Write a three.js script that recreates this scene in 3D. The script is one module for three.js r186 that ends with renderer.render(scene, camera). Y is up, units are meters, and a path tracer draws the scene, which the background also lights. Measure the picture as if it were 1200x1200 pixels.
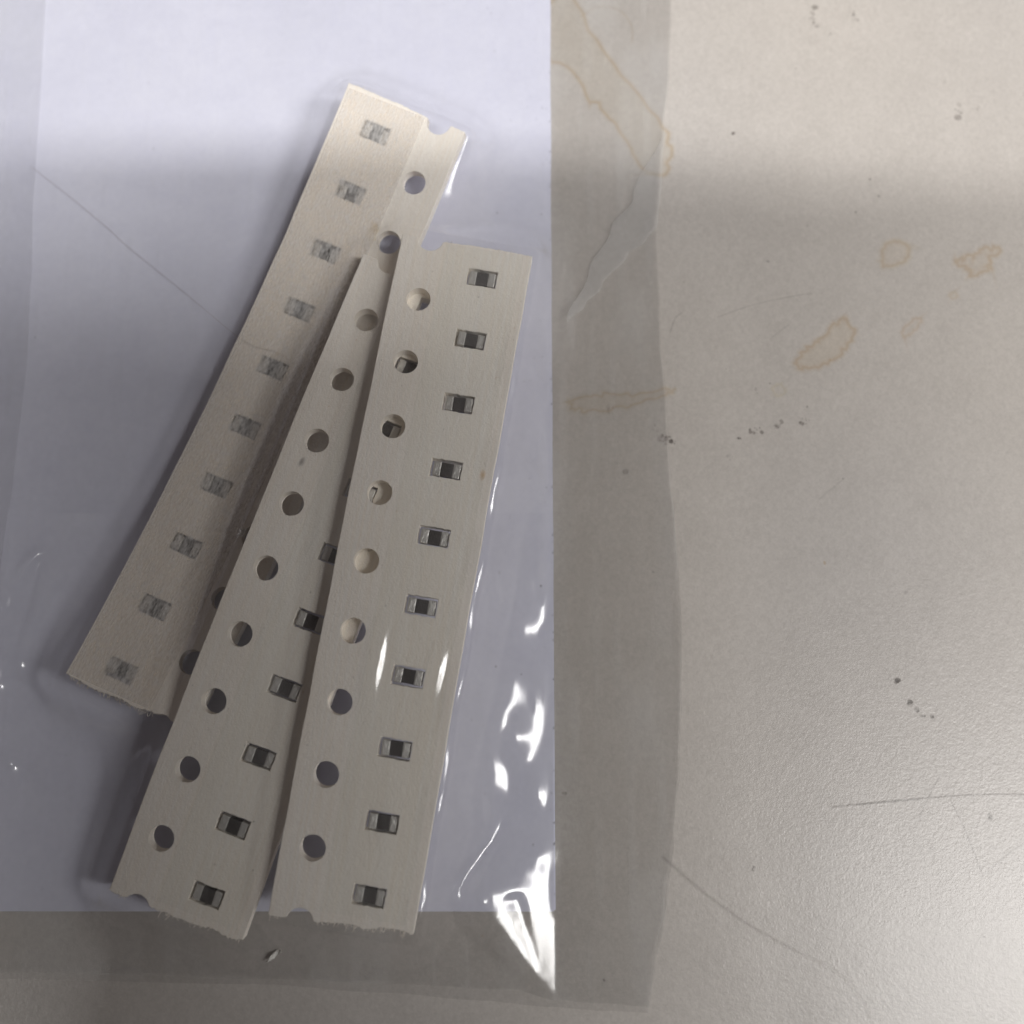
import * as THREE from 'three';
import { RoundedBoxGeometry } from 'three/addons/geometries/RoundedBoxGeometry.js';
import { mergeGeometries } from 'three/addons/utils/BufferGeometryUtils.js';
import { RectAreaLightUniformsLib } from 'three/addons/lights/RectAreaLightUniformsLib.js';

// ---------------------------------------------------------------- camera, lamps, exposure
const W = 1200;                                  // the photograph is square, 1200 px
const F = 1203, TILT = 0.1691, DIST = 62.17, PLANE = 0.42;   // focal length in px; mm from lens to the work plane
const MM = 0.001;
const scene = new THREE.Scene();
const camera = new THREE.PerspectiveCamera(2 * Math.atan(W / 2 / F) * 180 / Math.PI, 1, 0.004, 20);
const fw = new THREE.Vector3(0, -Math.cos(TILT), -Math.sin(TILT));
const upv = new THREE.Vector3(0, Math.sin(TILT), -Math.cos(TILT));
const eye = fw.clone().multiplyScalar(-DIST).add(new THREE.Vector3(0, PLANE, 0));   // in mm
upv.set(0, Math.sin(TILT), -Math.cos(TILT));
camera.position.copy(eye).multiplyScalar(MM);
camera.up.copy(upv);
camera.lookAt(camera.position.clone().add(fw));
scene.add(camera);
camera.focus = 0.0600; camera.userData.fStop = 22;           // the small depth of field of a phone held this close

const renderer = new THREE.WebGLRenderer({ antialias: true });
renderer.toneMapping = THREE.LinearToneMapping;
renderer.toneMappingExposure = 1.07;
renderer.shadowMap.enabled = true;
RectAreaLightUniformsLib.init();
scene.background = new THREE.Color(0.058, 0.050, 0.049);       // the dim room around

const TUBE = 62;                                            // brightness of the ceiling tubes
const LAMPS = [                                             // x, y, z, width across (m), brightness
  [0.0, 1.85, 0.63, 0.1, TUBE, 'narrow white ceiling tube lamp straight above the phone'],
  [1.28, 1.85, 0.46, 0.3, TUBE * 0.42, 'broad white ceiling lamp next in the row beside the phone'],
  [2.56, 1.85, 0.46, 0.3, TUBE * 0.37, 'broad white ceiling lamp at the far end of the row'],
];
const LAMP_COLOR = new THREE.Color(1.0, 0.985, 0.965);

// ---------------------------------------------------------------- helpers
let seed = 7;
const rnd = () => { seed = (seed * 1664525 + 1013904223) >>> 0; return seed / 4294967296; };
const gauss = () => (rnd() + rnd() + rnd() + rnd() - 2) * 1.0;
const hash = (x, y, s) => { let h = (x * 374761393 + y * 668265263 + s * 1442695041) | 0; h = Math.imul(h ^ (h >>> 13), 1274126177); h ^= h >>> 16; return (h >>> 0) / 4294967296; };
function noise(x, y, s = 0) {                               // smooth value noise, 0..1
  const x0 = Math.floor(x), y0 = Math.floor(y), fx = x - x0, fy = y - y0;
  const u = fx * fx * (3 - 2 * fx), v = fy * fy * (3 - 2 * fy);
  const a = hash(x0, y0, s), b = hash(x0 + 1, y0, s), c = hash(x0, y0 + 1, s), d = hash(x0 + 1, y0 + 1, s);
  return a + (b - a) * u + (c - a) * v + (a - b - c + d) * u * v;
}
const clamp = (x, a, b) => Math.min(b, Math.max(a, x));
const smooth = (a, b, x) => { const t = clamp((x - a) / (b - a), 0, 1); return t * t * (3 - 2 * t); };
// where the line of sight through a photo pixel meets the height h (mm): used to measure positions
function at(px, py, h = 0) {
  const d = fw.clone().multiplyScalar(F).add(new THREE.Vector3(px - W / 2, 0, 0)).addScaledVector(upv, W / 2 - py);
  const k = (h - eye.y) / d.y;
  return [eye.x + d.x * k, eye.z + d.z * k];
}
const names = new Map();
function numbered(name) { const n = names.get(name) ?? 0; names.set(name, n + 1); return n ? `${name}_${String(n).padStart(3, '0')}` : name; }
function thing(name, label, category, group) {
  const o = new THREE.Group(); o.name = numbered(name); o.userData = { label, category };
  if (group) o.userData.group = group;
  scene.add(o); return o;
}
function part(name, geometry, material, parent) {
  const m = new THREE.Mesh(geometry, material); m.name = name; m.castShadow = m.receiveShadow = true; parent.add(m); return m;
}
function canvasTex(w, h, paint, srgb = true) {
  const c = document.createElement('canvas'); c.width = w; c.height = h;
  const g = c.getContext('2d'); paint(g, w, h);
  const t = new THREE.CanvasTexture(c); t.wrapS = t.wrapT = THREE.RepeatWrapping;
  if (srgb) t.colorSpace = THREE.SRGBColorSpace;
  t.anisotropy = 8; return t;
}
function pixels(g, w, h, f) {
  const im = g.createImageData(w, h);
  for (let y = 0, i = 0; y < h; y++) for (let x = 0; x < w; x++, i += 4) { const c = f(x, y); im.data[i] = c[0]; im.data[i + 1] = c[1]; im.data[i + 2] = c[2]; im.data[i + 3] = 255; }
  g.putImageData(im, 0, 0);
}
function sheet(nx, nz, f) {                                // a grid surface: f(i/nx, j/nz) gives [x, y, z] in mm
  const p = new Float32Array((nx + 1) * (nz + 1) * 3), uv = new Float32Array((nx + 1) * (nz + 1) * 2), idx = [];
  for (let j = 0, n = 0; j <= nz; j++) for (let i = 0; i <= nx; i++, n++) {
    const q = f(i / nx, j / nz); p[n * 3] = q[0] * MM; p[n * 3 + 1] = q[1] * MM; p[n * 3 + 2] = q[2] * MM; uv[n * 2] = q[0]; uv[n * 2 + 1] = q[2];
  }
  for (let j = 0; j < nz; j++) for (let i = 0; i < nx; i++) { const a = j * (nx + 1) + i, b = a + 1, c = a + nx + 1, d = c + 1; idx.push(a, c, b, b, c, d); }
  const g = new THREE.BufferGeometry();
  g.setAttribute('position', new THREE.BufferAttribute(p, 3)); g.setAttribute('uv', new THREE.BufferAttribute(uv, 2)); g.setIndex(idx); g.computeVertexNormals();
  return g;
}

// ---------------------------------------------------------------- the ceiling lamps
const lampBody = new THREE.MeshStandardMaterial({ color: 0xdddddd, roughness: 0.5 });
const lampGlow = new THREE.MeshStandardMaterial({ color: 0xffffff, emissive: 0xffffff, emissiveIntensity: 1.0 });
for (const [x, y, z, wide, power, label] of LAMPS) {
  const t = thing('ceiling_lamp', label, 'lamp', 'ceiling tube lamps in a row above the desk');
  t.position.set(x, y, z);
  const body = part('housing', new RoundedBoxGeometry(1.24, 0.06, wide + 0.04, 2, 0.01), lampBody, t); body.position.y = 0.04;
  const tube = part('tube', new THREE.BoxGeometry(1.2, 0.012, wide), lampGlow, t); tube.position.y = 0.003;
  const l = new THREE.RectAreaLight(LAMP_COLOR, power, 1.2, wide);
  l.position.set(0, -0.006, 0); l.rotation.x = -Math.PI / 2; t.add(l);
}

// ---------------------------------------------------------------- the phone that takes the picture, behind the lens
{
  const t = thing('phone', 'dark phone held flat above the bag, camera side down', 'phone');
  t.position.copy(camera.position); t.quaternion.copy(camera.quaternion);
  t.rotateZ(-0.046);
  const dark = new THREE.MeshStandardMaterial({ color: 0x15161a, roughness: 0.45 });
  const glass = new THREE.MeshPhysicalMaterial({ color: 0x050506, roughness: 0.08, clearcoat: 1 });
  const NORTH = 0.0092, LONG = 0.155;
  const body = part('body', new RoundedBoxGeometry(0.080, LONG, 0.0085, 4, 0.004), dark, t); body.position.set(-0.001, NORTH - LONG / 2, 0.009);
  const bump = part('camera_bump', new RoundedBoxGeometry(0.024, 0.022, 0.0016, 3, 0.0008), glass, t); bump.position.set(0, 0, 0.0046);
  const ring = part('lens_ring', new THREE.TorusGeometry(0.0055, 0.0006, 10, 40), lampBody, t); ring.position.set(0, 0, 0.0036);
}

// ---------------------------------------------------------------- desk
const DX0 = -45, DX1 = 45, DZ0 = -50, DZ1 = 40, DPX = 2048 / 90;
const deskBase = [199, 193, 187];
function deskGrain(x, y) {                                  // x, y in texture pixels
  const n = (noise(x / 2.2, y / 2.2, 1) - 0.5) * 9 + (noise(x / 5, y / 5, 2) - 0.5) * 7 + (noise(x / 40, y / 40, 3) - 0.5) * 4 + (hash(x, y, 9) - 0.5) * 6;
  const m = (noise(x / 300, y / 300, 4) - 0.5) * 6;
  return [deskBase[0] + n + m, deskBase[1] + n + m * 0.8, deskBase[2] + n + m * 0.4];
}
function blob(g, pts, jitter) {                             // closed wavering outline through points (texture px)
  const c = new THREE.CatmullRomCurve3(pts.map(([x, y]) => new THREE.Vector3(x, y, 0)), true).getPoints(120);
  g.beginPath();
  c.forEach((p, i) => { const j = (noise(i / 2.3, pts[0][0], 21) - 0.5) * jitter * 2; const k = (noise(i / 2.3, pts[0][1], 22) - 0.5) * jitter * 2; i ? g.lineTo(p.x + j, p.y + k) : g.moveTo(p.x + j, p.y + k); });
  g.closePath();
}
const deskTex = canvasTex(2048, 2048, (g) => {
  pixels(g, 2048, 2048, deskGrain);
  const T = (px, py) => { const [x, z] = at(px, py, -0.2); return [(x - DX0) * DPX, (z - DZ0) * DPX]; };
  const ring = (pp, a, fill, wd = 3, jit = 4) => {
    blob(g, pp.map((p) => T(...p)), jit);
    if (fill) { g.fillStyle = `rgba(196,172,132,${fill})`; g.fill(); }
    for (const [m, b] of [[3.0, 0.15], [1.8, 0.22], [0.9, 0.4], [0.4, 0.3]]) { g.strokeStyle = `rgba(176,148,110,${a * b * 0.85})`; g.lineWidth = wd * m; g.stroke(); }
  };
  ring([[932, 428], [945, 408], [968, 390], [988, 374], [1001, 390], [992, 408], [972, 424], [945, 432]], 0.5, 0.16, 3.5);
  ring([[1033, 302], [1040, 285], [1055, 283], [1066, 292], [1062, 305], [1048, 311], [1036, 312]], 0.42, 0.12, 4, 2);
  ring([[1120, 306], [1140, 300], [1152, 292], [1172, 293], [1160, 304], [1160, 315], [1140, 322], [1134, 314]], 0.5, 0.12, 3.5, 5);
  ring([[1057, 392], [1062, 382], [1074, 373], [1080, 374], [1072, 387], [1060, 395]], 0.35, 0.06, 2.5, 2);
  ring([[665, 470], [700, 463], [740, 462], [790, 457], [780, 463], [730, 478], [690, 482], [670, 478]], 0.42, 0.12, 3, 4);
  ring([[668, -8], [690, 35], [720, 78], [752, 118], [778, 152], [786, 178], [781, 200], [766, 205], [752, 198], [742, 176], [722, 150], [700, 122], [688, 118], [684, 98], [660, 76], [640, 70], [630, 20]], 0.55, 0.10, 3.2, 5);
  ring([[1112, 345], [1118, 342], [1122, 347], [1116, 350]], 0.3, 0.05, 2, 1);
  ring([[905, 455], [915, 450], [920, 460], [910, 464]], 0.18, 0.04, 2, 1);
  // dark marks: clusters of small smudges
  const smudge = (px, py, rx, ry, a, n) => { for (let i = 0; i < n; i++) { const [x, y] = T(px + gauss() * rx, py + gauss() * ry); const r = 0.5 + rnd() * rnd() * rnd() * 5; g.fillStyle = `rgba(70,63,58,${a * (0.22 + 0.7 * rnd())})`; g.beginPath(); g.ellipse(x, y, r, r * (0.5 + rnd()), rnd() * 3, 0, 7); g.fill(); } };
  smudge(953, 20, 3, 12, 0.4, 34); smudge(958, 30, 5, 4, 0.25, 14); smudge(1000, 18, 4, 6, 0.42, 22); smudge(997, 22, 6, 3, 0.25, 8);
  smudge(859, 157, 2, 1.5, 0.5, 6); smudge(1122, 134, 5, 7, 0.3, 22); smudge(1146, 128, 4, 4, 0.25, 10); smudge(1108, 98, 5, 4, 0.12, 10);
  smudge(780, 514, 8, 6, 0.4, 26); smudge(788, 518, 3, 3, 0.6, 9); smudge(768, 505, 5, 5, 0.3, 9); smudge(714, 478, 5, 5, 0.4, 10); smudge(733, 553, 3, 2, 0.2, 5);
  smudge(866, 513, 3, 2, 0.6, 9); smudge(884, 505, 6, 5, 0.5, 18); smudge(912, 498, 7, 4, 0.42, 14); smudge(942, 494, 6, 5, 0.42, 16); smudge(946, 476, 1, 1, 0.5, 3); smudge(855, 535, 4, 3, 0.18, 8); smudge(887, 458, 3, 3, 0.3, 4);
  smudge(1051, 797, 3, 3, 0.6, 12); smudge(1066, 824, 2.5, 2, 0.6, 7); smudge(1074, 831, 4, 4, 0.35, 8); smudge(1082, 839, 4, 1, 0.5, 7); smudge(1093, 840, 2, 1, 0.5, 4); smudge(1060, 694, 4, 1, 0.25, 4);
  smudge(881, 1017, 3, 3, 0.4, 8); smudge(993, 1020, 3, 2, 0.35, 8); smudge(1091, 995, 3, 2, 0.3, 7); smudge(1160, 955, 3, 3, 0.3, 7); smudge(660, 930, 3, 1.5, 0.5, 4);
  for (let i = 0; i < 130; i++) { const x = rnd() * 2048, y = rnd() * 2048, r = 0.5 + rnd() * 1.3; g.fillStyle = rnd() < 0.3 ? `rgba(150,110,60,${0.15 + 0.2 * rnd()})` : `rgba(70,64,60,${0.1 + 0.3 * rnd()})`; g.beginPath(); g.ellipse(x, y, r, r * (0.6 + rnd()), rnd() * 3, 0, 7); g.fill(); }
  // scratches and pencil-thin lines
  const line = (pp, a, wd, tone = '70,64,60') => {
    const c = new THREE.CatmullRomCurve3(pp.map((p) => { const [x, y] = T(...p); return new THREE.Vector3(x, y, 0); })).getPoints(60);
    for (let i = 1; i < c.length; i++) { g.strokeStyle = `rgba(${tone},${a * (0.55 + 0.45 * noise(i / 3, wd * 9, 5))})`; g.lineWidth = wd * (0.7 + 0.6 * noise(i / 4, 3, 8)); g.beginPath(); g.moveTo(c[i - 1].x, c[i - 1].y); g.lineTo(c[i].x, c[i].y); g.stroke(); }
  };
  line([[972, 946], [1020, 941], [1085, 935], [1150, 931], [1215, 931]], 0.42, 2.2, '96,88,82'); line([[1005, 943], [1080, 936]], 0.3, 2.6);
  line([[775, 1003], [830, 1050], [880, 1085], [940, 1118], [985, 1143], [1012, 1175], [1022, 1200]], 0.11, 6, '110,100,92'); line([[775, 1003], [830, 1050], [880, 1085], [940, 1118]], 0.14, 2.5);
  line([[1076, 962], [1088, 935], [1102, 908]], 0.2, 1.8); line([[1114, 938], [1132, 975], [1150, 1022]], 0.22, 2.0); line([[1150, 1028], [1180, 1002], [1205, 985]], 0.2, 1.8);
  line([[840, 372], [880, 358], [935, 346], [952, 344]], 0.2, 1.4); line([[785, 390], [792, 372], [800, 366]], 0.25, 1.6); line([[905, 395], [925, 380]], 0.18, 1.4);
  line([[680, 20], [700, 8], [725, 12], [740, 30], [741, 50]], 0.22, 2, '150,120,80'); line([[960, 585], [990, 560]], 0.1, 2);
});
const deskPlain = canvasTex(1024, 1024, (g) => pixels(g, 1024, 1024, deskGrain));
const deskBump = canvasTex(1024, 1024, (g) => pixels(g, 1024, 1024, (x, y) => { const t = (a, s) => { const q = 1024 / a; const X = x / a, Y = y / a; const w = (X, Y) => noise(X, Y, s); const bx = smooth(q - 8, q, X), by = smooth(q - 8, q, Y); return (w(X, Y) * (1 - bx) + w(X - q, Y) * bx) * (1 - by) + (w(X, Y - q) * (1 - bx) + w(X - q, Y - q) * bx) * by; }; const v = 255 * (0.4 * hash(x, y, 14) + 0.42 * t(4, 11) + 0.35 * t(8, 12) - 0.08); return [v, v, v]; }), false);
const deskMat = new THREE.MeshPhysicalMaterial({ map: deskTex, roughness: 0.31, bumpMap: deskBump, bumpScale: 0.0000085 });
const deskOuterMat = new THREE.MeshPhysicalMaterial({ map: deskPlain, roughness: 0.31, bumpMap: deskBump, bumpScale: 0.0000085 });
deskBump.repeat.set(1 / 24, 1 / 24); deskPlain.repeat.set(1 / 45, 1 / 45);
deskTex.wrapS = deskTex.wrapT = THREE.ClampToEdgeWrapping; deskTex.flipY = false;
deskTex.repeat.set(1 / 90, 1 / 90); deskTex.offset.set(-DX0 / 90, -DZ0 / 90);
const DESK_Y = -0.2;
{
  const t = thing('desk', 'speckled beige desk top with brown ring stains, dark specks and scratches', 'desk');
  const quad = (x0, x1, z0, z1) => sheet(2, 2, (u, v) => [x0 + (x1 - x0) * u, DESK_Y, z0 + (z1 - z0) * v]);
  part('desk_top', quad(DX0, DX1, DZ0, DZ1), deskMat, t);
  part('desk_border', mergeGeometries([quad(-400, 400, -250, DZ0), quad(-400, 400, DZ1, 250), quad(-400, DX0, DZ0, DZ1), quad(DX1, 400, DZ0, DZ1)]), deskOuterMat, t);
  const slab = part('slab', new RoundedBoxGeometry(0.8, 0.024, 0.5, 2, 0.002), deskOuterMat, t); slab.position.y = (DESK_Y - 0.25) * MM - 0.012;
}

// ---------------------------------------------------------------- paper sheet
const PAPER_R = 2.5, PAPER_B = 23.05;                       // its straight edges in the picture, mm
{
  const tex = canvasTex(1024, 1024, (g) => {
    pixels(g, 1024, 1024, (x, y) => { const n = (noise(x / 3, y / 3, 31) - 0.5) * 4 + (noise(x / 14, y / 9, 32) - 0.5) * 3 + (noise(x / 90, y / 120, 33) - 0.5) * 6 + (noise(x / 30, y / 22, 34) - 0.5) * 3; return [221 + n, 222 + n, 237 + n * 0.8]; });
    for (let i = 0; i < 170; i++) { const x = 1024 - rnd() * rnd() * 260, y = rnd() * 1024, r = 0.3 + rnd() * rnd() * rnd() * 0.8; g.fillStyle = `rgba(40,38,44,${0.2 + 0.5 * rnd()})`; g.beginPath(); g.arc(x, y, r, 0, 7); g.fill(); }
    for (let i = 0; i < 90; i++) { g.fillStyle = `rgba(40,38,50,${0.1 + 0.25 * rnd()})`; g.beginPath(); g.arc(rnd() * 1024, rnd() * 1024, 0.3 + rnd() * 0.4, 0, 7); g.fill(); }
    for (let i = 0; i < 40; i++) { const y = rnd() * 1024; g.fillStyle = `rgba(50,48,56,${0.2 + 0.4 * rnd()})`; g.fillRect(1022.5 + rnd(), y, 1, 0.6 + rnd()); }
  });
  tex.repeat.set(1 / 75, 1 / 75); tex.offset.set(-PAPER_R / 75, 0);
  const m = new THREE.MeshStandardMaterial({ map: tex, roughness: 0.85 });
  const t = thing('paper_sheet', 'plain white paper sheet inside the clear bag under the tape strips', 'paper');
  const edgeX = (z) => PAPER_R + 0.06 * smooth(-10, -40, z) + 0.02 * Math.sin(z * 0.7) - 0.1 * smooth(5, 24, z);
  const top = sheet(40, 120, (u, v) => { const z = -150 + (150 + PAPER_B) * v; const xr = edgeX(z); return [-130 + (130 + xr) * u, 0, z + 0.06 * u]; });
  const bot = sheet(2, 2, (u, v) => [-130 + (130 + PAPER_R) * u, -0.1, -150 + (150 + PAPER_B) * v]);
  const edge = sheet(1, 120, (u, v) => { const z = -150 + (150 + PAPER_B) * v; return [edgeX(z), -0.1 * u, z + 0.06]; });
  const edgeB = sheet(40, 1, (u, v) => [-130 + (130 + edgeX(PAPER_B)) * u, -0.1 * v, PAPER_B + 0.06 * u]);
  part('sheet', mergeGeometries([top, bot, edge, edgeB]), m, t);
}

// ---------------------------------------------------------------- tape strips
const T = 0.82;                                             // thickness of the carrier tape, mm
const STRIPS = {                                            // fitted: X, Z of the first sprocket hole, turn, height at both ends, bow
  upper: [-5.59, -12.39, 0.168, 3.439, 2.768, -0.713, 1],
  middle: [-8.786, -11.368, 0.343, 2.656, 1.892, -0.633, 1],
  lowest: [-6.098, -20.457, 0.3998, 0.907, 0.837, 1.36, -1],
};
const hAt = (q, s) => q[3] + (q[4] - q[3]) * s / 36 + q[5] * (((s - 18) / 18) ** 2 - 0.33) + PLANE;
const dhAt = (q, s) => (q[4] - q[3]) / 36 + q[5] * 2 * (s - 18) / 324;
// cuts every triangle at planes across the strip, so that the bend stays smooth along its length
function sliced(g, step) {
  const src = g.index ? g.toNonIndexed() : g, P = src.attributes.position, N = src.attributes.normal, U = src.attributes.uv, out = { p: [], n: [], u: [] };
  const mix = (a, b, t) => a.map((v, i) => v + (b[i] - v) * t);
  for (let f = 0; f < P.count; f += 3) {
    let left = [0, 1, 2].map((k) => [P.getX(f + k), P.getY(f + k), P.getZ(f + k), N.getX(f + k), N.getY(f + k), N.getZ(f + k), U.getX(f + k), U.getY(f + k)]);
    const z1 = Math.max(...left.map((v) => v[2]));
    let z = (Math.floor(Math.min(...left.map((v) => v[2])) / step + 1e-6) + 1) * step;
    const emit = (q) => { for (let k = 2; k < q.length; k++) for (const v of [q[0], q[k - 1], q[k]]) { out.p.push(v[0], v[1], v[2]); out.n.push(v[3], v[4], v[5]); out.u.push(v[6], v[7]); } };
    for (; z < z1 - 1e-6 && left.length > 2; z += step) {
      const lo = [], hi = [];
      left.forEach((v, k) => { const w = left[(k + 1) % left.length]; (v[2] <= z ? lo : hi).push(v); if ((v[2] <= z) !== (w[2] <= z)) { const m = mix(v, w, (z - v[2]) / (w[2] - v[2])); lo.push(m); hi.push(m); } });
      emit(lo); left = hi;
    }
    emit(left);
  }
  const r = new THREE.BufferGeometry();
  r.setAttribute('position', new THREE.Float32BufferAttribute(out.p, 3)); r.setAttribute('normal', new THREE.Float32BufferAttribute(out.n, 3)); r.setAttribute('uv', new THREE.Float32BufferAttribute(out.u, 2));
  return r;
}
// bends geometry built in (x = across, y = height over the tape's top, z = along) mm to the strip's bow, in metres
function bend(g, q) {
  const p = g.attributes.position, n = g.attributes.normal;
  for (let i = 0; i < p.count; i++) {
    const s = p.getZ(i), d = dhAt(q, s), k = 1 / Math.hypot(1, d), ny = n.getY(i), nz = n.getZ(i);
    p.setXYZ(i, p.getX(i) * MM, (p.getY(i) + hAt(q, s)) * MM, (s - p.getY(i) * d) * MM);
    n.setXYZ(i, n.getX(i), (ny + nz * d) * k, (nz - ny * d) * k);
  }
  return g;
}
function stripShape(q, S0, S1, skew0, skew1, torn0, torn1, id) {
  const side = q[6], a = side > 0 ? -1.75 : -6.25, b = side > 0 ? 6.25 : 1.75, pts = [];
  const end = (w, s, skew, torn, k) => s + skew * (w - (a + b) / 2) / 8 + (noise(w * 1.1, k, 41 + id) - 0.5) * torn * 1.1 + (hash(Math.round(w * 12), k, 42 + id) - 0.5) * torn * 0.4;
  const R = 0.76;
  const cut = (from, to, S, sk, tn, k, inward) => {           // one end: a torn line with half a sprocket hole bitten out of it
    const c = inward > 0 ? -4 : 36, st = Math.sign(to - from) * 0.1, n = Math.round((to - from) / st), outer = [];
    let bit = false;
    for (let i = 0; i <= n; i++) {
      const w = from + st * i, e = end(w, S, sk, tn, k);
      if (Math.hypot(w, e - c) > R) { outer.push([w, e]); continue; }
      if (bit) continue; bit = true;
      for (let q = 0; q <= 24; q++) { const t = Math.PI * q / 24, ww = (st > 0 ? -1 : 1) * R * Math.cos(t), ss = c + inward * R * Math.sin(t); if (inward * (ss - end(ww, S, sk, tn, k)) > 0.03) outer.push([ww, ss]); }
    }
    pts.push(...outer);
  };
  cut(a, b, S0, skew0, torn0, 1, 1);
  for (let s = S0 + 0.5; s < S1 - 0.4; s += 0.5) pts.push([b + (noise(s / 2, 3, 50 + id) - 0.5) * 0.05, s]);
  cut(b, a, S1, skew1, torn1, 2, -1);
  for (let s = S1 - 0.5; s > S0 + 0.4; s -= 0.5) pts.push([a + (noise(s / 2, 5, 50 + id) - 0.5) * 0.05, s]);
  const sh = new THREE.Shape(pts.map(([w, s]) => new THREE.Vector2(w, -s)));
  for (let k = 0; k < 9; k++) { const h = new THREE.Path(); h.absarc(0, -4 * k, 0.75, 0, Math.PI * 2, true); sh.holes.push(h); }
  for (let k = 0; k < 10; k++) {                            // punched pockets with slightly ragged walls
    const cx = 3.5 * side, cs = 4 * k - 2, hx = 0.9, hz = 0.54, o = [];
    for (let i = 0; i < 10; i++) o.push([-hx + 2 * hx * i / 10, -hz]);
    for (let i = 0; i < 6; i++) o.push([hx, -hz + 2 * hz * i / 6]);
    for (let i = 0; i < 10; i++) o.push([hx - 2 * hx * i / 10, hz]);
    for (let i = 0; i < 6; i++) o.push([-hx, hz - 2 * hz * i / 6]);
    sh.holes.push(new THREE.Path(o.map(([x, y], i) => new THREE.Vector2(cx + x + (hash(i, k, 61 + id) - 0.5) * 0.05, -cs + y + (hash(i, k, 62 + id) - 0.5) * 0.05))));
  }
  return sh;
}
function stripTex(id, spots) {                              // 8 mm across, 44 mm along: fibres and long warm streaks
  return canvasTex(512, 2048, (g) => {
    pixels(g, 512, 2048, (x, y) => {
      const streak = (noise(x / 9, y / 900, 71 + id) - 0.5) * 7 + (noise(x / 3, y / 260, 72 + id) - 0.5) * 4;
      const fib = (noise(x / 6, y / 9, 73 + id) - 0.5) * 5 + (noise(x / 2.5, y / 3, 74 + id) - 0.5) * 5, wide = (noise(x / 150, y / 220, 75 + id) - 0.5) * 6;
      return [252 + (fib + streak * 0.4 + wide) * 0.6, 245 + (fib + streak * 0.7 + wide) * 0.8, 235 + fib * 0.8 + streak + wide * 1.1];
    });
    for (let i = 0; i < 130; i++) { g.fillStyle = rnd() < 0.5 ? `rgba(170,120,70,${0.1 + 0.15 * rnd()})` : `rgba(90,85,80,${0.1 + 0.3 * rnd()})`; g.beginPath(); g.ellipse(rnd() * 512, rnd() * 2048, 0.6 + rnd() * 1.6, 0.6 + rnd() * 2.4, rnd(), 0, 7); g.fill(); }
    for (const [w, s, r, c, a] of spots) for (let i = 0; i < 60; i++) { g.fillStyle = `rgba(${c},${a * rnd()})`; g.beginPath(); g.ellipse((w + gauss() * r) / 8 * 512, (s + gauss() * r * 1.6) / 44 * 2048, 2 + rnd() * 7, 3 + rnd() * 11, 0, 0, 7); g.fill(); }
  });
}
const fibreBump = canvasTex(512, 512, (g) => pixels(g, 512, 512, (x, y) => { const v = 255 * (0.5 * noise(x / 7, y / 12, 81) + 0.5 * noise(x / 3, y / 4, 82)); return [v, v, v]; }), false);
fibreBump.repeat.set(1 / 8, 1 / 8);
function stripMat(tex, side) {
  tex.repeat.set(1 / 8, 1 / 44); tex.offset.set((side > 0 ? 1.75 : 6.25) / 8, 40 / 44);
  return new THREE.MeshStandardMaterial({ map: tex, roughness: 0.9, bumpMap: fibreBump, bumpScale: 0.00002 });
}
// chips: a dark body between two tinned end caps
const chipBodyMat = new THREE.MeshStandardMaterial({ color: new THREE.Color(0.075, 0.067, 0.065), roughness: 0.55, bumpMap: fibreBump, bumpScale: 0.00002 });
const chipCapMat = new THREE.MeshStandardMaterial({ color: new THREE.Color(0.70, 0.68, 0.65), metalness: 0.5, roughness: 0.42, bumpMap: fibreBump, bumpScale: 0.00003 });
const chipBodyGeo = new RoundedBoxGeometry(0.9 * MM, 0.46 * MM, 0.80 * MM, 2, 0.02 * MM);
const chipCapGeo = new RoundedBoxGeometry(0.46 * MM, 0.50 * MM, 0.86 * MM, 4, 0.07 * MM);
const ORD = ['first', 'second', 'third', 'fourth', 'fifth', 'sixth', 'seventh', 'eighth', 'ninth', 'tenth'];
function chip(q, k, label, group) {
  const root = thing('chip_component', label, 'electronic chip', group);
  const s = 4 * k - 2 + gauss() * 0.03, w = 3.5 * q[6] + 0.05 + gauss() * 0.03, d = dhAt(q, s), y = hAt(q, s) - 0.36 + gauss() * 0.015;
  const c = Math.cos(q[2]), sn = Math.sin(q[2]);
  root.position.set((q[0] - s * sn + w * c) * MM, y * MM, (q[1] + s * c + w * sn) * MM);
  root.rotation.set(0, -q[2] + gauss() * 0.035, 0); root.rotateX(-Math.atan(d) + gauss() * 0.05); root.rotateZ(gauss() * 0.06);
  part('body', chipBodyGeo, chipBodyMat, root);
  for (const e of [-1, 1]) part('end_cap', chipCapGeo, chipCapMat, root).position.x = e * 0.57 * MM;
  return root;
}
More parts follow.
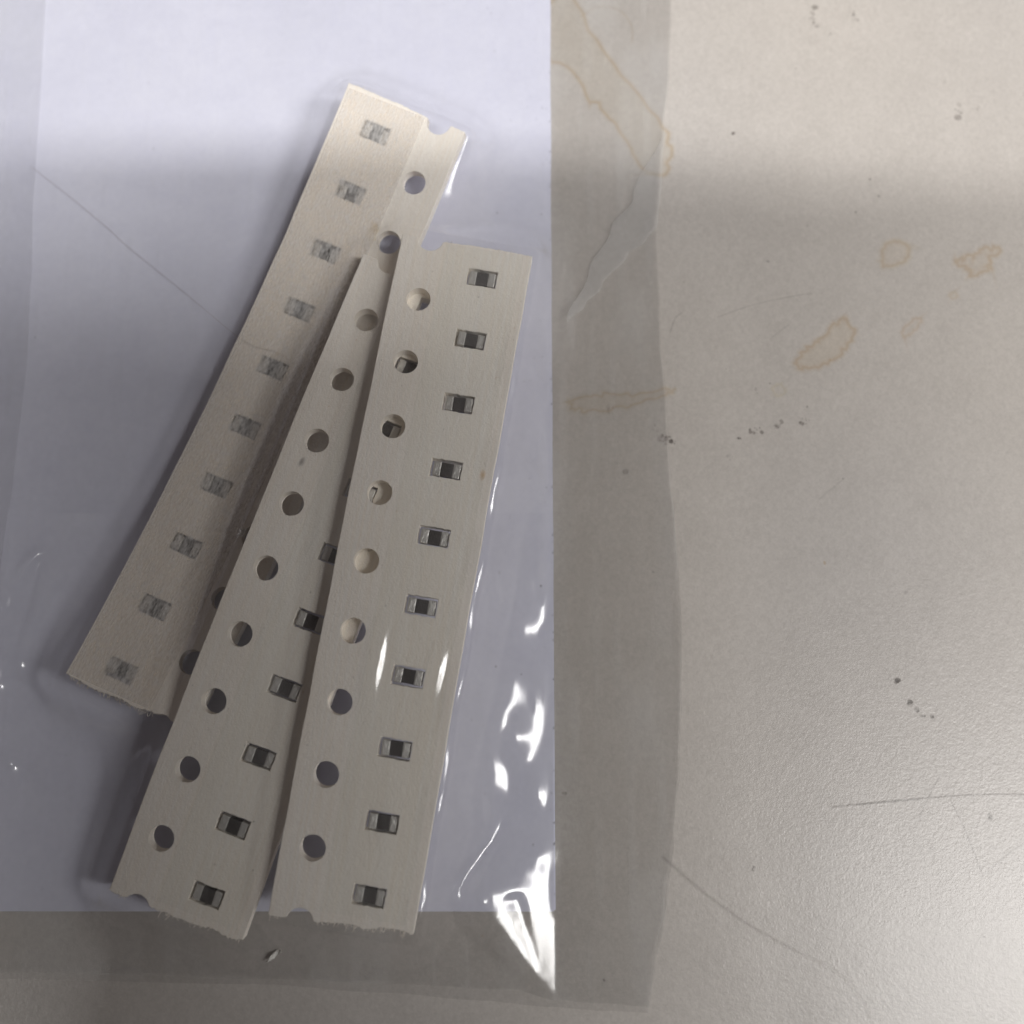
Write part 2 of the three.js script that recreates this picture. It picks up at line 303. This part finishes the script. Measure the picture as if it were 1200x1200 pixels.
function strip(key, label, opt) {
  const q = STRIPS[key], t = thing('carrier_tape', label, 'component tape');
  t.position.set(q[0] * MM, 0, q[1] * MM); t.rotation.y = -q[2];
  const g = new THREE.ExtrudeGeometry(stripShape(q, ...opt.ends, opt.id), { depth: T - 0.04, bevelEnabled: true, bevelThickness: 0.02, bevelSize: 0.025, bevelOffset: -0.025, bevelSegments: 1, curveSegments: 28 });
  g.translate(0, 0, -(T - 0.02)); g.rotateX(-Math.PI / 2);
  part('paper_tape', bend(sliced(g, 1), q), opt.mat, t);
  const hairs = [], side = q[6], a = side > 0 ? -1.75 : -6.25;                 // torn paper fibres along both ends
  for (let i = 0; i < 150; i++) {
    const low = i % 5 > 0, w = a + 0.1 + rnd() * 7.8, e = low ? opt.ends[1] + opt.ends[3] * (w - a - 4) / 8 : opt.ends[0] + opt.ends[2] * (w - a - 4) / 8, dir = low ? 1 : -1;
    if (Math.abs(w) < 0.85) continue;
    const L = (0.08 + rnd() * rnd() * 0.34) * (low ? 1 : 0.5), y = -T * rnd(), b = gauss() * 0.2;
    const fib = new THREE.CatmullRomCurve3([new THREE.Vector3(w, y, e - dir * 0.12), new THREE.Vector3(w + b * 0.4, y + gauss() * 0.05, e + dir * L * 0.6), new THREE.Vector3(w + b, y + gauss() * 0.12, e + dir * L)]);
    hairs.push(new THREE.TubeGeometry(fib, 5, 0.011 + rnd() * 0.01, 4));
  }
  const fray = part('frayed_fibres', bend(mergeGeometries(hairs), q), opt.mat, t); fray.userData.kind = 'stuff';
  return [t, q];
}
const flat = (q, w0, w1, s0, s1, y, nx = 6, nz = 120, f = () => 0) => {    // a thin tape lying on the strip
  const g = sheet(nx, nz, (u, v) => [w0 + (w1 - w0) * u, 0, s0 + (s1 - s0) * v]);
  const p = g.attributes.position, n = g.attributes.normal;
  for (let i = 0; i < p.count; i++) { const w = p.getX(i) / MM, s = p.getZ(i) / MM; p.setXYZ(i, w, y + f(w, s), s); n.setXYZ(i, 0, 1, 0); }
  return bend(g, q);
};
const coverMat = new THREE.MeshPhysicalMaterial({ color: new THREE.Color(0.99, 0.995, 0.992), transmission: 1, thickness: 0, roughness: 0.14, ior: 1.33, specularIntensity: 0.7 });
const ghostTex = canvasTex(512, 2048, (g) => pixels(g, 512, 2048, (x, y) => {    // how much the backing tape lets through: fibrous
  const v = 255 * clamp(0.62 + (noise(x / 5, y / 12, 91) - 0.5) * 0.5 + (noise(x / 2.5, y / 5, 92) - 0.5) * 0.4, 0, 1); return [v, v, v];
}), false);
ghostTex.repeat.set(1 / 8, 1 / 44);
const tapes = {};
{
  // lowest: lies face down, its backing tape uppermost
  const tex = stripTex(1, [[6.25 - 1.4 + 0.2, 7.6, 0.25, '190,150,70', 0.10], [2.6, 17.5, 0.3, '200,160,80', 0.05]]);
  const mat = stripMat(tex, -1);
  const [t, q] = strip('lowest', 'cream tape strip lying face down at the bottom of the pile with faint grey pockets', { id: 1, mat, ends: [-4.1, 35.45, 0.25, 0.05, 0.10, 0.16] });
  const backMat = new THREE.MeshPhysicalMaterial({ color: new THREE.Color(0.968, 0.948, 0.925), roughness: 0.4, transmission: 1, transmissionMap: ghostTex, thickness: 0, specularIntensity: 0.3 });
  part('backing_tape', flat(q, -6.1, -0.9, -3.95, 35.3, 0.035), backMat, t);
  for (let k = 0; k < 10; k++) chip(q, k, `grey chip showing faintly through the backing of the face-down strip, ${ORD[k]} from its upper end`, 'chips in the face-down strip');
  tapes.lowest = [t, q];
}
{
  const mat = stripMat(stripTex(2, [[1.4, 13.5, 0.1, '120,110,105', 0.04]]), 1);
  const [t, q] = strip('middle', 'cream punched tape strip in the middle of the pile, its lower end torn and fuzzy', { id: 2, mat, ends: [-4.0, 35.65, -0.1, -0.15, 0.12, 0.26] });
  part('cover_tape', flat(q, 1.0, 5.75, -3.9, 35.2, 0.035, 10), coverMat, t);
  for (let k = 1; k < 10; k++) chip(q, k, k > 4 ? `dark chip with silver end caps in the middle tape strip, ${ORD[9 - k]} from its lower end` : `dark chip of the middle strip, glimpsed through the uppermost strip's ${ORD[k - 1]} hole from the top`, 'chips in the middle strip');
  tapes.middle = [t, q];
}
{
  const mat = stripMat(stripTex(3, [[7.4, 14, 0.12, '215,170,120', 0.04]]), 1);
  const [t, q] = strip('upper', 'cream punched tape strip lying on top of the pile, all ten chips visible', { id: 3, mat, ends: [-4.0, 35.75, 0.1, -0.45, 0.10, 0.2] });
  part('cover_tape', flat(q, 1.0, 5.75, -3.85, 35.2, 0.035, 10), coverMat, t);
  for (let k = 0; k < 10; k++) chip(q, k, `dark chip with silver end caps in the uppermost tape strip, ${ORD[k]} from its upper end`, 'chips in the uppermost strip');
  tapes.upper = [t, q];
}

// ---------------------------------------------------------------- the clear bag
const BX0 = -50, BZ0 = -58, BZ1 = 28.6, BX1 = 11.6, CELL = 0.2;
const gx = Math.round((BX1 - BX0) / CELL), gz = Math.round((BZ1 - BZ0) / CELL);
const film = new Float32Array((gx + 1) * (gz + 1));
{
  const ob = new Float32Array(film.length), qs = Object.values(STRIPS);
  for (let j = 0, n = 0; j <= gz; j++) for (let i = 0; i <= gx; i++, n++) {
    const x = BX0 + i * CELL, z = BZ0 + j * CELL;
    let h = x < PAPER_R + 0.1 && z < PAPER_B + 0.1 ? 0.05 : -0.07;
    for (const q of qs) {
      const dx = x - q[0], dz = z - q[1], s = -dx * Math.sin(q[2]) + dz * Math.cos(q[2]), w = (dx * Math.cos(q[2]) + dz * Math.sin(q[2])) * q[6];
      const ds = Math.max(-4.25 - s, s - 36.05, 0), dw = Math.max(-1.95 - w, w - 6.45, 0), d = Math.hypot(ds, dw);
      if (d < 1.5) h = Math.max(h, hAt(q, clamp(s, -4, 36)) + 0.2 - 2.6 * d * d);
    }
    ob[n] = film[n] = h;
  }
  const r = gx + 1;
  for (let it = 0; it < 260; it++) for (let par = 0; par < 2; par++) for (let j = 1; j < gz; j++) for (let i = 1 + ((j + par) & 1); i < gx; i += 2) {
    const n = j * r + i, a = (film[n - 1] + film[n + 1] + film[n - r] + film[n + r]) / 4 - 0.0042;
    const v = film[n] + 1.75 * (a - film[n]);
    film[n] = v > ob[n] ? v : ob[n];
  }
}
const filmAt = (x, z) => {
  const u = clamp((x - BX0) / CELL, 0, gx - 1e-4), v = clamp((z - BZ0) / CELL, 0, gz - 1e-4), i = Math.floor(u), j = Math.floor(v), a = u - i, b = v - j, n = j * (gx + 1) + i;
  return (film[n] * (1 - a) + film[n + 1] * a) * (1 - b) + (film[n + gx + 1] * (1 - a) + film[n + gx + 2] * a) * b;
};
// creases: raised lines in the film, traced by where they lie
function crease(pp, h, wd) {
  const c = new THREE.CatmullRomCurve3(pp.map((p) => { const [x, z] = at(p[0], p[1], filmAt(...at(p[0], p[1], 1))); return new THREE.Vector3(x, 0, z); })).getPoints(40);
  const xs = c.map((p) => p.x), zs = c.map((p) => p.z), m = wd * 3;
  const i0 = Math.max(0, Math.floor((Math.min(...xs) - m - BX0) / CELL)), i1 = Math.min(gx, Math.ceil((Math.max(...xs) + m - BX0) / CELL));
  const j0 = Math.max(0, Math.floor((Math.min(...zs) - m - BZ0) / CELL)), j1 = Math.min(gz, Math.ceil((Math.max(...zs) + m - BZ0) / CELL));
  for (let j = j0; j <= j1; j++) for (let i = i0; i <= i1; i++) {
    const x = BX0 + i * CELL, z = BZ0 + j * CELL; let best = 1e9, at_ = 0;
    for (let k = 1; k < c.length; k++) {
      const ax = c[k - 1].x, az = c[k - 1].z, dx = c[k].x - ax, dz = c[k].z - az, t = clamp(((x - ax) * dx + (z - az) * dz) / (dx * dx + dz * dz + 1e-9), 0, 1);
      const d = (x - ax - dx * t) ** 2 + (z - az - dz * t) ** 2; if (d < best) { best = d; at_ = (k - 1 + t) / (c.length - 1); }
    }
    if (best < m * m) film[j * (gx + 1) + i] += h * Math.exp(-best / (wd * wd)) * Math.sin(Math.PI * clamp(at_, 0.04, 0.96)) ** 0.5;
  }
}
{
  // the pulled-up fold that runs from the bag's corner beside the paper's edge: facets that meet the relaxed film in a ridge
  const P = (px, py) => at(px, py, 0.2), tip = P(649, 1178), zOf = (py) => P(620, py)[1], R = PAPER_R - 0.38;
  for (let k = 0; k < 2; k++) { const f = film.slice(), r = gx + 1; for (let j = 1; j < gz; j++) for (let i = 1; i < gx; i++) { const n = j * r + i; film[n] = Math.max(f[n] * 0.36 + (f[n - 1] + f[n + 1] + f[n - r] + f[n + r]) * 0.16, f[n] - 0.05); } }
  const leftPx = [[598, 955], [588, 990], [572, 1020], [562, 1042], [575, 1075], [600, 1112], [625, 1146], [648, 1176]].map((p) => P(...p));
  const xl = (z) => { if (z <= leftPx[0][1]) return leftPx[0][0]; for (let i = 1; i < leftPx.length; i++) if (z <= leftPx[i][1]) { const t = (z - leftPx[i - 1][1]) / (leftPx[i][1] - leftPx[i - 1][1]); return leftPx[i - 1][0] + (leftPx[i][0] - leftPx[i - 1][0]) * t; } return R; };
  const GX = 0.34, span = zOf(1048);
  for (let j = 0; j <= gz; j++) {
    const z = BZ0 + j * CELL; if (z < zOf(958) || z > tip[1]) continue;
    const L = xl(z), r = tip[1] - z, m = 1 - 0.42 * smooth(span, zOf(985), z) - 0.5 * smooth(zOf(1000), zOf(960), z);
    for (let i = 0; i <= gx; i++) {
      const x = BX0 + i * CELL; if (x < L - 4 || x > R + 1) continue;
      const xx = clamp(x, L, R), ang = (R - xx) / Math.max(r, 0.3);
      let h = GX * m * (R - xx);
      if (z > span) h += -r * 0.022 * Math.sin(Math.PI * clamp((ang - 0.22) / 0.24, 0, 1)) ** 2;      // a shallow groove down the middle of the fold
      h += 0.006 * Math.sin(xx * 7 + z * 1.1) * smooth(0, 2, r) * smooth(0, 0.5, R - xx);
      if (x < L) h -= 0.5 * (L - x);
      if (x > R) h = -0.3 * (x - R);
      const n = j * (gx + 1) + i; h += 0.06;
      if (h > film[n]) film[n] = h;
    }
  }
  const dome = (px, py, h, wx, wz) => { const [cx, cz] = P(px, py); for (let j = 0; j <= gz; j++) for (let i = 0; i <= gx; i++) { const x = (BX0 + i * CELL - cx) / wx, z = (BZ0 + j * CELL - cz) / wz, d = x * x + z * z; if (d < 9) film[j * (gx + 1) + i] += h * Math.exp(-d); } };
  dome(607, 868, 0.5, 1.0, 1.6); dome(628, 1002, 0.12, 0.8, 0.9);
  for (let k = 0; k < 1; k++) { const f = film.slice(), r = gx + 1; for (let j = 1; j < gz; j++) for (let i = 1; i < gx; i++) { const n = j * r + i; film[n] = f[n] * 0.36 + (f[n - 1] + f[n + 1] + f[n - r] + f[n + r]) * 0.16; } }
  // thin creases and tension lines
  crease([[5, 708], [22, 680], [40, 655], [54, 646], [59, 662], [54, 690], [40, 730], [25, 775]], 0.36, 0.34);
  crease([[0, 800], [3, 760], [5, 700], [8, 650]], 0.34, 0.34);
  crease([[8, 884], [13, 893], [18, 898]], 0.2, 0.3);
  crease([[455, 715], [447, 745], [441, 775], [435, 805], [430, 832]], 0.28, 0.34);
  crease([[522, 745], [515, 775], [508, 805], [503, 830]], 0.22, 0.32);
  crease([[360, 660], [372, 645], [392, 632], [402, 626]], 0.14, 0.26); crease([[400, 645], [430, 640], [452, 642], [470, 652]], 0.13, 0.26);
  crease([[196, 760], [198, 775], [190, 795], [182, 815], [178, 830]], 0.2, 0.3); crease([[212, 700], [226, 690], [238, 672], [244, 664]], 0.15, 0.28);
  crease([[224, 540], [232, 528], [242, 516]], 0.15, 0.28); crease([[430, 500], [420, 530], [415, 555]], 0.06, 0.3);
  crease([[575, 655], [580, 680], [583, 705], [585, 720]], 0.13, 0.26); crease([[612, 540], [620, 550], [632, 562], [638, 570]], 0.18, 0.4);
  crease([[548, 672], [545, 690], [538, 712]], 0.07, 0.22); crease([[610, 410], [625, 430], [634, 455], [638, 480]], 0.05, 0.3);
  crease([[674, 650], [682, 700], [684, 740], [682, 790], [684, 860]], 0.06, 0.35); crease([[669, -20], [668, 60], [667, 150], [668, 240]], 0.06, 0.35);
  crease([[340, 340], [372, 470], [350, 520], [330, 610]], 0.03, 0.5); crease([[290, 640], [310, 700], [330, 720]], 0.03, 0.5);
  crease([[315, 1124], [328, 1116]], 0.06, 0.25);
  // slow unevenness of the whole sheet
  for (let j = 0, n = 0; j <= gz; j++) for (let i = 0; i <= gx; i++, n++) { const x = BX0 + i * CELL, z = BZ0 + j * CELL; 
    const qu = STRIPS.upper, wu = (x - qu[0]) * Math.cos(qu[2]) + (z - qu[1]) * Math.sin(qu[2]);
    film[n] += 0.19 * (1 + Math.cos(2 * Math.PI * (z - at(600, 553, 1)[1]) / 6.5 + 1.2 * (noise(x / 2, z / 5, 104) - 0.5))) * smooth(5.7, 6.5, wu) * smooth(2.2, 1.4, x) * smooth(-16, -10, z) * Math.max(smooth(18.5, 15, z), smooth(-0.8, -1.8, x) * smooth(25, 22, z));
    film[n] += (noise(x / 7 + 3, z / 11, 101) - 0.3) * 0.12 + (noise(x / 3, z / 4, 102) - 0.3) * 0.03 + (noise(x / 2.2, z / 1.9, 103) - 0.4) * 0.11 * smooth(-11, -8, x) * smooth(2.2, 1.2, x) * smooth(20.5, 17, z) * smooth(-35, -30, z); }
}
const poly = (pp) => (v) => { for (let i = 1; i < pp.length; i++) if (v <= pp[i][0]) { const t = clamp((v - pp[i - 1][0]) / (pp[i][0] - pp[i - 1][0]), 0, 1); const e = t * t * (3 - 2 * t); return pp[i - 1][1] + (pp[i][1] - pp[i - 1][1]) * e; } return pp[pp.length - 1][1]; };
const rightEdge = poly([[786, -60], [785, 0], [783, 90], [778, 150], [774, 210], [768, 275], [773, 400], [782, 480], [787, 580], [790, 600], [794, 680], [798, 740], [799, 820], [797, 900], [790, 980], [780, 1060], [766, 1140], [760, 1185]].map(([x, y]) => { const p = at(x, y, -0.1); return [p[1], p[0]]; }));
const frontBottom = poly([[-200, 1139], [0, 1140], [150, 1142], [300, 1146], [450, 1152], [600, 1160], [652, 1172], [700, 1176], [780, 1182]].map(([x, y]) => at(x, y, 0)));
const backBottom = poly([[-200, 1146], [0, 1147], [300, 1153], [450, 1163], [560, 1172], [650, 1180], [700, 1184], [790, 1188]].map(([x, y]) => at(x, y, -0.2)));
{
  const hazeTex = canvasTex(512, 512, (g) => pixels(g, 512, 512, (x, y) => {         // faint milky haze, smears and handling marks in the film
    const v = 255 * clamp(0.995 - 0.045 * smooth(0.35, 0.8, noise(x / 34, y / 70, 111)) - 0.03 * smooth(0.5, 0.9, noise(x / 8, y / 60, 112)) - 0.012 * noise(x / 4, y / 4, 113), 0, 1); return [v, v, v]; }), false);
  hazeTex.wrapS = hazeTex.wrapT = THREE.MirroredRepeatWrapping; hazeTex.repeat.set(1 / 40, 1 / 40);
  const filmMat = new THREE.MeshPhysicalMaterial({ color: new THREE.Color(0.962, 0.962, 0.962), transmission: 1, transmissionMap: hazeTex, thickness: 0, roughness: 0.15, ior: 1.55 });
  const t = thing('plastic_bag', 'clear plastic bag with creased film enclosing the paper and tape strips', 'plastic bag');
  part('front_film', sheet(gx, gz, (u, v) => { const z0 = BZ0 + (BZ1 - BZ0) * v, x = BX0 + (rightEdge(z0) - BX0) * u; const z = BZ0 + (frontBottom(x) - BZ0) * v; return [x, Math.max(filmAt(x, z), -0.08), z]; }), filmMat, t);
  part('back_film', sheet(60, 60, (u, v) => { const z0 = BZ0 + (BZ1 - BZ0) * v, x = BX0 + (rightEdge(z0) + 0.12 * Math.sin(z0 / 3) - BX0) * u; const z = BZ0 + (backBottom(x) - BZ0) * v; return [x, -0.15, z]; }), filmMat, t);
  // the turned-over flap on the free edge, milkier than the rest
  const flapMat = new THREE.MeshPhysicalMaterial({ color: new THREE.Color(0.95, 0.95, 0.95), transmission: 0.85, thickness: 0, roughness: 0.2, ior: 1.5 });
  const flapL = poly([[778, 148], [742, 232], [716, 268], [690, 318], [664, 380]].map(([x, y]) => { const p = at(x, y, 0); return [p[1], p[0]]; })), flapR = poly([[779, 148], [776, 205], [771, 262], [756, 284], [736, 297], [706, 335], [686, 358], [666, 380]].map(([x, y]) => { const p = at(x, y, 0); return [p[1], p[0]]; }));
  const fz0 = at(778, 148, 0)[1], fz1 = at(664, 380, 0)[1];
  part('turned_flap', sheet(14, 90, (u, v) => { const z = fz0 + (fz1 - fz0) * v, x = flapL(z) + (flapR(z) - flapL(z)) * u; return [x, filmAt(x, z) + 0.05, z]; }), flapMat, t);
  // the lengthwise overlap seam, a second layer along one side
  const seam = poly([[55, -60], [52, 0], [44, 140], [38, 230], [35, 330], [30, 420], [14, 560], [2, 640], [-14, 800], [-30, 1140]].map(([x, y]) => { const p = at(x, y, 0.3); return [p[1], p[0]]; }));
  part('overlap_seam', sheet(40, 200, (u, v) => { const z = BZ0 + (22 - BZ0) * v, x = BX0 + (seam(z) - BX0) * u; return [x, filmAt(x, z) + 0.06 + 0.05 * (1 - u), z]; }), filmMat, t);
}

// ---------------------------------------------------------------- small loose things
{
  const hairMat = new THREE.MeshStandardMaterial({ color: new THREE.Color(0.27, 0.19, 0.17), roughness: 0.6 });
  const hp = [[36, 195], [75, 225], [120, 262], [150, 289], [198, 328], [232, 356], [278, 394], [296, 405], [322, 412], [338, 421]];
  const c = new THREE.CatmullRomCurve3(hp.map(([px, py]) => { let h = 1; for (let i = 0; i < 4; i++) h = filmAt(...at(px, py, h)) + 0.03; const [x, z] = at(px, py, h); return new THREE.Vector3(x * MM, h * MM, z * MM); }));
  const t = thing('hair', 'thin brownish hair lying on the bag from the white paper to the face-down strip', 'hair');
  part('strand', new THREE.TubeGeometry(c, 160, 0.0075 * MM, 5), hairMat, t);
}
{
  // little white shreds of torn paper: one caught beside the middle strip, one lying under the film below the strips
  const shredMat = new THREE.MeshStandardMaterial({ color: new THREE.Color(0.85, 0.83, 0.79), roughness: 0.95 });
  for (const [px, py, h, len, wd, turn, label] of [[284, 624, 2.2, 0.55, 0.28, 1.1, 'tiny white paper shred caught against the edge of the middle strip'], [321, 1120, -0.04, 0.95, 0.22, 0.7, 'tiny pale paper fleck below the torn strip ends on the bag']]) {
    const t = thing('paper_shred', label, 'paper scrap'), [x, z] = at(px, py, h);
    t.position.set(x * MM, h * MM, z * MM); t.rotation.y = turn;
    part('flake', sheet(10, 5, (u, v) => [(u - 0.5) * len * (0.7 + 0.5 * noise(v * 4, 1, px)), 0.08 * Math.sin(u * 5 + v * 2) + 0.05 * noise(u * 5, v * 5, px), (v - 0.5) * wd * (0.5 + 0.9 * noise(u * 5, 2, px))]), shredMat, t);
    const fs = [];
    for (let i = 0; i < 9; i++) { const p = [gauss() * len * 0.4, 0.03, gauss() * wd * 0.5]; fs.push(new THREE.TubeGeometry(new THREE.CatmullRomCurve3([0, 1, 2].map((k) => new THREE.Vector3((p[0] + gauss() * 0.12 * k) * MM, (p[1] + 0.06 * k * rnd()) * MM, (p[2] + gauss() * 0.12 * k) * MM))), 5, 0.012 * MM, 4)); }
    part('fibres', mergeGeometries(fs), shredMat, t).userData.kind = 'stuff';
  }
}
renderer.render(scene, camera);
